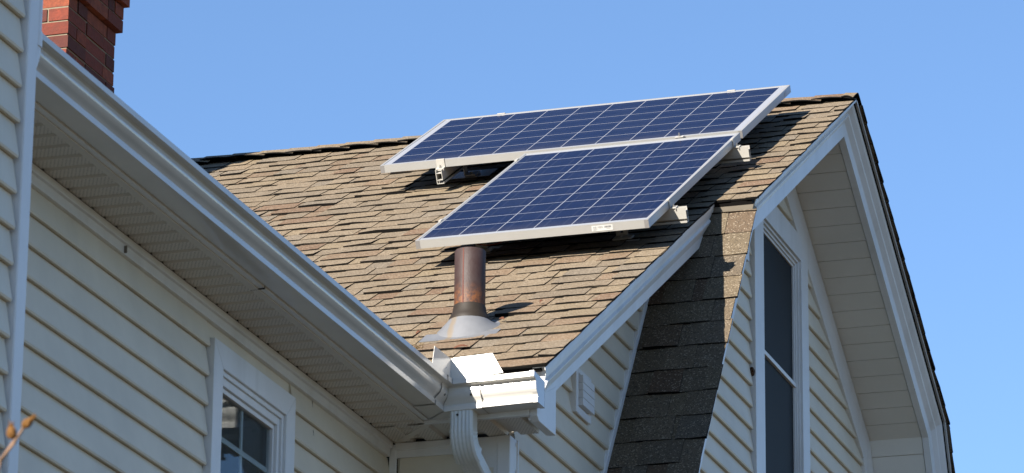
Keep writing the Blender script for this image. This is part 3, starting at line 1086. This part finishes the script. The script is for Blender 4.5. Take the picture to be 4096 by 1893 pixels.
frame_box(mb, XW - 0.03, XW + 0.020, y0 + .001, y1 - .001, zb, zt - .001, 0.016, 0.016, 0.03)
frame_box(mb, XW - 0.03, XW + 0.012, y0 + .018, y1 - .018, zb + .03, zt - .018, 0.022, 0.026, 0.03)
frame_box(mb, XW - 0.03, XW + 0.002, y0 + .041, y1 - .041, zb + .06, zt - .045, 0.014, 0.016, 0.02)
mb.build("sash", M['white'], win, bevel=0.0015)
gy0, gy1, gzt, gzb = y0 + .052, y1 - .052, zt - .058, zb + .08
mb = MB()
mb.box(XW - 0.012, XW - 0.008, gy0, gy1, gzb, gzt)
mb.build("glass_pane", M['glass'], win)
mb = MB()
mb.box(XW - 0.022, XW - 0.014, -4.089, -4.074, gzb, gzt)
for z in (-2.462, -2.67, -2.88, -3.1):
    mb.box(XW - 0.023, XW - 0.0135, gy0, gy1, z - 0.009, z + 0.009)
mb.build("muntin", mat_plain("grille_white", (0.72, 0.74, 0.70), 0.5), win)
mb = MB()
for k in range(60):             # pleated curtain
    ya = gy0 + 0.06 + (gy1 - gy0 - 0.08) * k / 60
    yb = gy0 + 0.06 + (gy1 - gy0 - 0.08) * (k + 1) / 60
    xo = lambda q: XW - 0.13 + 0.014 * math.sin(q * 150) + 0.01 * math.sin(q * 61)
    zc = lambda q: gzt - 0.045 - 0.07 * abs(math.sin((q - gy0) * 9))
    mb.face([(xo(ya), ya, gzb), (xo(yb), yb, gzb), (xo(yb), yb, zc(yb)), (xo(ya), ya, zc(ya))])
mb.build("curtain", M['curtain'], win, smooth=60)

# bay window: casing, sash, meeting rail, screen
mb = MB()
xa, xb = XBW - 0.001, XBW + 0.030
lc, rc = 0.155, 0.126
mb.box(xa, xb, WY0, WY0 + lc, WZB, WZT)
mb.box(xa, xb, WY1 - rc, WY1, WZB, WZT)
mb.box(xa, xb, WY0 + lc, WY1 - rc, WZT - 0.118, WZT)
bw = H(mb, "window", M['white'], bevel=0.002)
bw["label"] = "tall white framed window in the gable with dark screen"
mb = MB()
y0, y1, zt = WY0 + lc, WY1 - rc, WZT - 0.118
frame_box(mb, XBW - 0.04, XBW + 0.018, y0 + .001, y1 - .001, WZB, zt - .001, 0.012, 0.012, 0.03)
frame_box(mb, XBW - 0.04, XBW + 0.008, y0 + .0135, y1 - .0135, WZB + .03, zt - .0135, 0.012, 0.012, 0.03)
frame_box(mb, XBW - 0.04, XBW + 0.000, y0 + .026, y1 - .026, WZB + .06, zt - .026, 0.012, 0.012, 0.03)
mb.build("sash", M['white'], bw, bevel=0.0012)
mb = MB()
mb.box(XBW - 0.022, XBW + 0.006, y0 + .02, y1 - .028, -0.716, -0.696)
mb.build("meeting_rail", M['white'], bw, bevel=0.002)
mb = MB()
mb.box(XBW - 0.012, XBW - 0.008, y0 + .02, y1 - .03, WZB + .1, zt - .03)
mb.build("glass_pane", M['screen'], bw)

# wall vent on the lower gable wall
mb = MB()
vy0, vy1, vz0, vz1 = -1.938, -1.742, -1.772, -1.592
vx = X_LW + 0.012
frame_box(mb, X_LW, vx + 0.020, vy0, vy1, vz0, vz1, 0.028, 0.02, 0.028)
mb.box(X_LW, vx + 0.010, vy0 + .02, vy1 - .02, vz0 + .02, vz1 - .018)
wv = H(mb, "wall_vent", M['white'], bevel=0.003)
wv["label"] = "square white louvred vent on the siding"
mb = MB()
n = 4
for i in range(n):
    za = vz0 + 0.036 + (vz1 - vz0 - 0.06) * i / n
    zb = za + (vz1 - vz0 - 0.06) / n - 0.0012
    mb.prism([(vx + 0.0335, za), (vx + 0.0342, za + 0.001), (vx + 0.0328, zb), (vx + 0.010, zb), (vx + 0.010, za)], lambda a, b, t: (a, t, b), vy0 + 0.042, vy1 - 0.004)
mb.build("louvre", M['white'], wv)

# ---- chimney
ch = MB()
rng = random.Random(3)
cx0, cx1, cy0, cy1 = -2.15, -1.53, 0.0, 0.545
CH = 0.0677
BZ = 0.955 - 20 * CH + 0.0400
def brick_course(z, ext, odd):
    x0, x1, y0, y1 = cx0 - ext, cx1 + ext, cy0 - ext, cy1 + ext
    j = 0.0095
    bl = 0.2
    def brick(xa, xb, ya, yb):
        c = rng.choice([(0.22, 0.052, 0.025), (0.18, 0.040, 0.022), (0.145, 0.033, 0.021), (0.22, 0.060, 0.029), (0.065, 0.021, 0.018), (0.17, 0.038, 0.022)])
        k = rng.uniform(0.88, 1.12)
        c = (c[0] * k, c[1] * k, c[2] * k, 1)
        d = lambda: rng.uniform(-0.0035, 0.0035)
        ch.box(xa + d(), xb + d(), ya + d(), yb + d(), z, z + CH - j, 0, c)
    w = 0.095
    # front and back rows run full width, the sides fill between (alternating at the corners)
    for (ya, yb) in ((y0, y0 + w), (y1 - w, y1)):
        x = x0 if odd else x0 + w + j
        xe = x1 if odd else x1 - w - j
        first = True
        while x < xe - 0.02:
            L = bl if not (first and not odd) else bl / 2 - j / 2
            first = False
            x2 = min(x + L, xe)
            if xe - x2 < 0.05: x2 = xe
            brick(x, x2, ya, yb)
            x = x2 + j
    for (xa, xb) in ((x0, x0 + w), (x1 - w, x1)):
        y = y0 + w + j if odd else y0
        ye = y1 - w - j if odd else y1
        first = True
        while y < ye - 0.02:
            L = bl if not first or not odd else bl / 2
            first = False
            y2 = min(y + L, ye)
            if ye - y2 < 0.05: y2 = ye
            brick(xa, xb, y, y2)
            y = y2 + j
nc = 27
last_ext = 0.0
for k in range(nc):
    z = BZ + k * CH
    ext = 0.0
    if z > 0.990: ext = 0.024
    if z > 1.125: ext = 0.046
    brick_course(z, ext, k % 2 == 1)
    lowz = z - 0.0095 if ext == last_ext else z + 0.004
    last_ext = ext
    ch.box(cx0 - ext + 0.0045, cx1 + ext - 0.0045, cy0 - ext + 0.0045, cy1 + ext - 0.0045, lowz, z + CH - 0.0095, 1)
H(ch, "chimney", [M['brick'], M['mortar']], weld=False, bevel=None)

# ------------------------------------------------------------------ solar panels
SP = math.radians(30.8)
FT = 0.034                       # frame depth


def solar_panel(label, loc, w, h, nx, ny, bus_y):
    t = thing("solar_panel", label, "solar panel", loc, (SP, 0, 0), "solar panels on the gable roof")
    mb = MB()
    fl = 0.011
    prf = [(0, 0), (0, -FT), (0.025, -FT), (0.025, -FT + 0.002), (0.002, -FT + 0.002), (0.002, -0.006), (fl, -0.006), (fl, 0)]
    mb.prism(prf, lambda a, b, s: (s, a, b), lambda a, b: a, lambda a, b: w - a)
    mb.prism(prf, lambda a, b, s: (s, h - a, b), lambda a, b: a, lambda a, b: w - a)
    mb.prism(prf, lambda a, b, s: (a, s, b), lambda a, b: a, lambda a, b: h - a)
    mb.prism(prf, lambda a, b, s: (w - a, s, b), lambda a, b: a, lambda a, b: h - a)
    fr = mb.build("frame", M['alu'], t, weld=False)
    mb = MB()
    mb.box(fl - 0.001, w - fl + 0.001, fl - 0.001, h - fl + 0.001, -0.007, -0.0018)
    mb.build("solar_cells", mat_cells("solar_cells_%dx%d" % (nx, ny), nx, ny, w, h, bus_y), t)
    for cxk in (0.0, w):         # corner keys show as slightly greyer ends of the frame
        mb = MB()
        sg = 1 if cxk == 0 else -1
        a, b = sorted((cxk - sg * 0.0004, cxk + sg * 0.018))
        mb.box(a, b, -0.0005, 0.0015, -FT - 0.0003, -0.001)
        mb.build("corner_key", M['key'], fr)
    return t, fr


PL = 0.9965
up, upf = solar_panel("upper blue solar panel lying lengthwise along the ridge", (0, 0, 0), 1.650, PL, 10, 6, False)
LX, LU = 0.6813, -0.0453
lo_len = 1.650
def Pp(x, u, m=0.0):             # panel plane: m above the panel face
    return (x, u * math.cos(SP) - m * math.sin(SP), u * math.sin(SP) + m * math.cos(SP))
low, lowf = solar_panel("lower blue solar panel standing upright with white serial sticker", Pp(LX, LU - lo_len, 0), 0.969, lo_len, 6, 10, True)
# sticker with its lettering and bar code on the lower panel's front rail
mb = MB()
lx0, lx1 = 0.735, 0.822
mb.box(lx0, lx1, -0.0012, -0.0004, -0.0285, -0.0065)
stk = mb.build("sticker", M['label'], low)
tc = bpy.data.curves.new("serial_text", 'FONT')
tc.body = "AB 1025"
tc.size = 0.0115
tc.extrude = 0.0001
tc.materials.append(M['ink'])
to = bpy.data.objects.new("serial_text", tc)
COL.objects.link(to)
bpy.context.view_layer.update()
me = bpy.data.meshes.new_from_object(to.evaluated_get(bpy.context.evaluated_depsgraph_get()))
bpy.data.objects.remove(to)
to = bpy.data.objects.new("serial_text", me)
COL.objects.link(to)
if not me.materials: me.materials.append(M['ink'])
to.parent = low
to.location = (lx0 + 0.006, -0.00145, -0.0175)
to.rotation_euler = (math.radians(90), 0, 0)
mb = MB()
rng = random.Random(9)
x = lx0 + 0.053
while x < lx1 - 0.007:
    wd = rng.choice([0.0006, 0.0009, 0.0014])
    mb.box(x, x + wd, -0.00145, -0.00125, -0.0175, -0.0095)
    x += wd + rng.choice([0.0006, 0.001])
mb.build("bar_code", M['ink'], low)
mb = MB()
for (a, b, z) in ((0.006, 0.024, -0.0212), (0.006, 0.019, -0.0248), (0.060, 0.078, -0.0215)):
    mb.box(lx0 + a, lx0 + b, -0.00145, -0.00125, z, z + 0.0011)
mb.build("small_print", M['ink'], low)
mb = MB()
mb.box(1.6505, 1.6512, 0.86, 0.905, -0.028, -0.012)
mb.build("sticker", mat_plain("faded_label", (0.40, 0.41, 0.44), 0.5), up)


# ------------------------------------------------------------------ mounting rails (local: t along rail, s across, m up)
def rail(label, origin_xu, along, length, feet, clamps):
    """origin on the panel plane; along 'u' or 'x'"""
    m_top = -FT - 0.002
    base = Pp(origin_xu[0], origin_xu[1], -GAP)
    t = thing("mounting_rail", label, "rail", base, (0, 0, 0), "rails under the solar panels")
    def P(a, s, m):
        if along == 'u':
            p = Pp(origin_xu[0] + s, origin_xu[1] + a, m)
        else:
            p = Pp(origin_xu[0] + a, origin_xu[1] - s, m)
        return tuple(p[i] - base[i] for i in range(3))
    mb = MB()
    hw, ht = 0.0145, 0.062
    z1, z0 = m_top, m_top - ht
    th = 0.0026
    B = lambda a0, a1, s0, s1, m0, m1: mb.box(a0, a1, s0, s1, m0, m1, fn=P)
    B(0, length, -hw, -hw + th, z0, z1)
    B(0, length, hw - th, hw, z0 + 0.016, z1)
    B(0, length, -hw + th, hw - th, z1 - 0.016, z1 - 0.0135)
    B(0, length, -hw + th, hw + 0.004, z0, z0 + th)
    B(0, length, -hw + th, hw - th, z0 + 0.016, z0 + 0.0185)
    B(0, length, -hw + 0.010, -hw + 0.012, z0 + th, z0 + 0.016)
    B(0, length, hw + 0.0015, hw + 0.004, z0 + th, z0 + 0.008)
    mb.build("rail", M['galv'], t)
    for a in feet:
        mb = MB()
        B = lambda a0, a1, s0, s1, m0, m1: mb.box(a0, a1, s0, s1, m0, m1, fn=P)
        B(a - 0.025, a - 0.006, hw + 0.001, hw + 0.0065, -GAP + 0.012, z0 + 0.05)
        B(a + 0.006, a + 0.025, hw + 0.001, hw + 0.0065, -GAP + 0.012, z0 + 0.05)
        B(a - 0.006, a + 0.006, hw + 0.001, hw + 0.0065, -GAP + 0.012, -GAP + 0.03)
        B(a - 0.030, a + 0.050, hw + 0.0065, hw + 0.055, -GAP + 0.0115, -GAP + 0.018)
        ft = mb.build("mounting_foot", M['galv'], t, bevel=0.001)
        mb = MB()
        B = lambda a0, a1, s0, s1, m0, m1: mb.box(a0, a1, s0, s1, m0, m1, fn=P)
        if along == 'x':
            B(a - 0.055, a + 0.085, -0.05, hw + 0.075, -GAP + 0.0075, -GAP + 0.0095)
        else:
            B(a - 0.05, a + 0.10, -0.09, hw + 0.125, -GAP + 0.0085, -GAP + 0.0105)
        mb.build("flashing", M['galv' if along == 'x' else 'flash'], ft)
        mb = MB()
        c = Vector(P(a, hw + 0.028, -GAP + 0.018))
        nn = Vector((0, -math.sin(SP), math.cos(SP)))
        mb.tube([c, c + nn * 0.008], 0.008, 6)
        mb.build("bolt", M['steel'], ft)
    for (a, kind) in clamps:
        mb = MB()
        B = lambda a0, a1, s0, s1, m0, m1: mb.box(a0, a1, s0, s1, m0, m1, fn=P)
        w = 0.019
        if kind == 'mid':
            B(a - 0.011, a + 0.016, -w, w, 0.0005, 0.004)
            B(a - 0.003, a + 0.006, -w, w, z1, 0.0005)
        else:
            sg = -1 if kind == 'start' else 1     # which way is outwards along the rail
            lo_, hi_ = sorted((a - sg * 0.008, a + sg * 0.0035))
            B(lo_, hi_, -w, w, 0.0005, 0.0035)
            lo_, hi_ = sorted((a + sg * 0.001, a + sg * 0.0035))
            B(lo_, hi_, -w, w, z1 + 0.003, 0.0005)
            lo_, hi_ = sorted((a + sg * 0.001, a + sg * 0.027))
            B(lo_, hi_, -w, w, z1 + 0.0005, z1 + 0.004)
            lo_, hi_ = sorted((a + sg * 0.024, a + sg * 0.027))
            B(lo_, hi_, -w, w, z1 - 0.008, z1 + 0.0005)
        cl = mb.build("clamp", M['galv'], t, bevel=0.0006)
        mb = MB()
        nn = Vector((0, -math.sin(SP), math.cos(SP)))
        c = Vector(P(a + 0.0015 if kind == 'mid' else a + sg * 0.014, 0, 0.004 if kind == 'mid' else z1 + 0.004))
        mb.tube([c, c + nn * 0.005], 0.0065, 6)
        mb.tube([c, c + nn * (0.016 if kind == 'mid' else 0.012)], 0.0028, 8)
        mb.build("bolt", M['steel'], cl)
    return t


rail("aluminium rail with open hollow end under the left of the upper solar panel", (0.280, -0.050), 'u', 1.03, (0.33,), ((0.0495, 'start'), (0.050 + PL, 'end')))
rail("aluminium rail clamped between both solar panels, under the right of the upper one", (1.376, -0.100), 'u', 1.08, (0.88,), ((0.0795, 'mid'), (0.100 + PL, 'end')))
rail("aluminium rail sticking out right of the lower solar panel near the ridge end", (0.640, -0.180), 'x', 1.075, (0.70,), ((LX - 0.640, 'start'), (LX + 0.969 - 0.640, 'end')))
rail("aluminium rail sticking out right of the lower solar panel near its sticker", (0.640, -1.340), 'x', 1.075, (0.205, 0.800), ((LX - 0.640, 'start'), (LX + 0.969 - 0.640, 'end')))

# cable hanging in the shade under the lower panel
mb = MB()
cp = []
for i in range(25):
    f = i / 24
    cp.append(Pp(0.765 + 0.27 * f, -1.435 + 0.10 * f, -0.055 - 0.055 * math.sin(math.pi * f) ** 1.2))
mb.tube(cp, 0.0028, 8)
o = mb.build("cable", M['cable'], smooth=60)
tag(o, "thin orange cable sagging in the shade under the lower solar panel", "cable")

# ------------------------------------------------------------------ vent pipe
VX, VY = 1.205, -2.320
vz = VY * math.tan(S) - GAP / CS
vp = thing("vent_pipe", "rusty round vent pipe with grey metal boot on the brown shingles", "vent pipe", (VX, VY, vz))
ztop = -1.229 - vz
zb = 0.075
mb = MB()
rp = 0.0585
prof = [(rp - 0.004, 0.02), (rp - 0.004, ztop - 0.003), (rp - 0.002, ztop), (rp, ztop - 0.003), (rp + 0.0005, ztop - 0.12), (rp, zb + 0.02), (rp, 0.0)]
mb.lathe(prof, (0, 0, 0), 48)
pipe = mb.build("pipe", M['rust'], vp, smooth=40)
mb = MB()                        # welded seam
for i in range(12):
    za, zbb = zb + (ztop - zb - 0.005) * i / 12, zb + (ztop - zb - 0.005) * (i + 1) / 12
    a = math.radians(-97)
    cx_, cy_ = math.cos(a) * rp, math.sin(a) * rp
    mb.box(cx_ - 0.0022, cx_ + 0.0022, cy_ - 0.0014, cy_ + 0.002, za, zbb)
mb.build("seam", mat_plain("seam_rust", (0.11, 0.028, 0.018), 0.7, 0, 0.3, 0.5, 50), pipe)
mb = MB()                        # rubber collar
mb.lathe([(rp + 0.0005, zb + 0.015), (rp + 0.003, zb + 0.008), (rp + 0.006, zb - 0.012), (rp + 0.014, zb - 0.028), (rp + 0.020, zb - 0.040), (rp + 0.020, zb - 0.046), (rp + 0.006, zb - 0.046)], (0, 0, 0), 48)
mb.build("collar", mat_plain("old_rubber_collar", (0.026, 0.019, 0.013), 0.6, 0, 0.3, 0.5, 30), vp, smooth=40)
# metal boot: an oblique cone running into the sloping base plate
mb = MB()
seg = 56
zinc = mat_zinc()
lev = 10
rings = []
for j in range(lev + 1):
    f = j / lev
    rg = []
    for k in range(seg):
        a = 2 * math.pi * k / seg
        rtop = rp + 0.019
        rbot = 0.118
        r = rtop + (rbot - rtop) * (f ** 1.15)
        X_, Y_ = r * math.cos(a), r * math.sin(a)
        cy = -0.012 * f
        ztopc = zb - 0.044
        zbot = (Y_ + cy) * math.tan(S) + 0.006
        rg.append((X_, Y_ + cy, ztopc * (1 - f) + zbot * f))
    rings.append(rg)
for j in range(lev):
    for k in range(seg):
        l = (k + 1) % seg
        mb.face([rings[j][k], rings[j][l], rings[j + 1][l], rings[j + 1][k]])
mb.build("boot", zinc, vp, smooth=50)
mb = MB()
def lp(x, u, n):                 # local coordinates on the slope round the pipe
    p = R(VX + x, VY / CS - 0.0855 + u, n)
    return (p[0] - VX, p[1] - VY, p[2] - vz)
mb.box(-0.148, 0.146, -0.168, -0.07, 0.0065, 0.0085, fn=lambda x, u, n: lp(x, u, n + (0.004 * math.sin((x + 0.1) * 14) if u < -0.1 else 0)))
mb.build("flashing", zinc, vp)

# shingle course covering the upper half of the base plate is part of the roof pattern; two lapped tabs lie over its edge
# ------------------------------------------------------------------ small debris
def leaf(label, x, u, ang, ln, wd):
    mb = MB()
    n = 6
    L = []
    for i in range(n + 1):
        f = i / n
        w = wd * math.sin(math.pi * min(max(f, 0.04), 0.96)) ** 0.8
        bend = 0.006 * math.sin(f * 3)
        for s in (-1, 1):
            q = (f - 0.5) * ln
            L.append(R(x + q * math.cos(ang) - s * w * math.sin(ang), u + q * math.sin(ang) + s * w * math.cos(ang), 0.013 + bend + 0.004 * (s > 0)))
    for i in range(n):
        mb.face([L[2 * i], L[2 * i + 1], L[2 * i + 3], L[2 * i + 2]])
        mb.face([tuple(c - d for c, d in zip(p, (0, 0, 0.0006))) for p in (L[2 * i], L[2 * i + 2], L[2 * i + 3], L[2 * i + 1])])
    return tag(mb.build("dead_leaf", M['leaf'], weld=False), label, "leaf", "dead leaves on the roof")
leaf("rust brown dead leaf on the shingles just above the white splash guard", 1.275, -3.125, 0.2, 0.05, 0.006)
leaf("small dry brown leaf left of the vent pipe base plate", 1.023, -2.83, 0.9, 0.026, 0.004)
leaf("small orange leaf caught right of the vent pipe boot", 1.318, -2.72, -0.4, 0.026, 0.007)
leaf("tiny brown leaf in a shingle gap right of the vent pipe", 1.406, -2.475, 1.2, 0.022, 0.004)

mb = MB()
rng = random.Random(12)
mb.lathe([(0.0, -0.022), (0.010, -0.018), (0.0135, -0.006), (0.012, 0.008), (0.007, 0.018), (0.0, 0.022)], (0, 0, 0), 14)
mb.v = [(v[0] * (1 + rng.uniform(-.2, .2)), v[1] * (1 + rng.uniform(-.2, .2)), v[2]) for v in mb.v]
o = mb.build("mud_nest", mat_plain("dried_mud", (0.105, 0.052, 0.026), 0.9, 0, 0.1, 0.6, 90), smooth=50)
o.location = (XBW + 0.012, WY0 - 0.004, -0.872)
tag(o, "small brown mud nest between the siding and the gable window casing", "insect nest")
mb = MB()
for k in range(26):
    a, l = rng.uniform(0, 6.28), rng.uniform(0.012, 0.03)
    c = Vector(R(1.085 + rng.gauss(0, 0.014), -3.065 + rng.gauss(0, 0.016), 0.008 + rng.uniform(0, 0.010)))
    d = Vector((math.cos(a), math.sin(a) * 0.8, rng.uniform(0.1, 0.5))) * l
    mb.tube([c - d * 0.5, c + d * 0.5], 0.0011, 4)
tag(mb.build("needle_clump", mat_plain("dry_needles", (0.13, 0.085, 0.030), 0.8), weld=False), "little clump of dry yellow needles on the shingles by the long gutter", "debris")

# ------------------------------------------------------------------ twig in the foreground
tw = thing("twig", "dry bare twig with two golden seed buds in front of the left wall", "plant", (3.15, -11.2, GROUND_Z))
o3 = Vector((3.15, -11.2, GROUND_Z))
mb = MB()
pts = [Vector((3.15, -11.2, GROUND_Z)), Vector((3.2, -11.22, -6.6)), Vector((3.33, -11.25, -5.3)), Vector((3.44, -11.262, -4.70)), Vector((3.475, -11.264, -4.551)), Vector((3.496, -11.263, -4.522))]
mb.tube([p - o3 for p in pts], [0.007, 0.006, 0.005, 0.004, 0.0032, 0.0034], 10)
mb.tube([p - o3 for p in (Vector((3.496, -11.263, -4.522)), Vector((3.504, -11.262, -4.510)), Vector((3.510, -11.262, -4.501)))], [0.003, 0.0024, 0.002], 8)
mb.build("stem", M['stem'], tw, smooth=50)
def bud(c, axis, L, r, seed):
    rg = random.Random(seed)
    ax = Vector(axis).normalized()
    e1 = ax.cross(Vector((0.2, 1, 0.1))).normalized()
    e2 = ax.cross(e1)
    mb = MB()
    seg, nl = 18, 10
    rings = []
    for i in range(nl + 1):
        f = i / nl
        rad = r * (math.sin(math.pi * (0.08 + 0.84 * f)) ** 0.7) * (1.05 - 0.25 * f)
        rings.append([Vector(c) - o3 + ax * (f - 0.4) * L + (e1 * math.cos(2 * math.pi * k / seg) + e2 * math.sin(2 * math.pi * k / seg)) * rad * (1 + 0.16 * math.cos(k * 2 * math.pi / 3 + i * 0.9) + rg.uniform(-0.07, 0.07)) for k in range(seg)])
    for i in range(nl):
        for k in range(seg):
            l = (k + 1) % seg
            mb.face([rings[i][k], rings[i][l], rings[i + 1][l], rings[i + 1][k]])
    mb.face(rings[0][::-1]); mb.face(rings[-1])
    for k in range(5):
        p = rings[-1][k * 3] 
        mb.tube([p, p + ax * L * 0.28 + Vector((rg.uniform(-1, 1), 0, rg.uniform(-1, 1))) * r * 0.35], [r * 0.22, r * 0.05], 5)
    return mb.build("seed_bud", M['bud'], tw, smooth=40)
bud((3.493, -11.266, -4.509), (-0.12, 0.05, 1.0), 0.021, 0.0078, 1)
bud((3.5155, -11.262, -4.4945), (0.75, 0.0, 0.65), 0.021, 0.0068, 2)
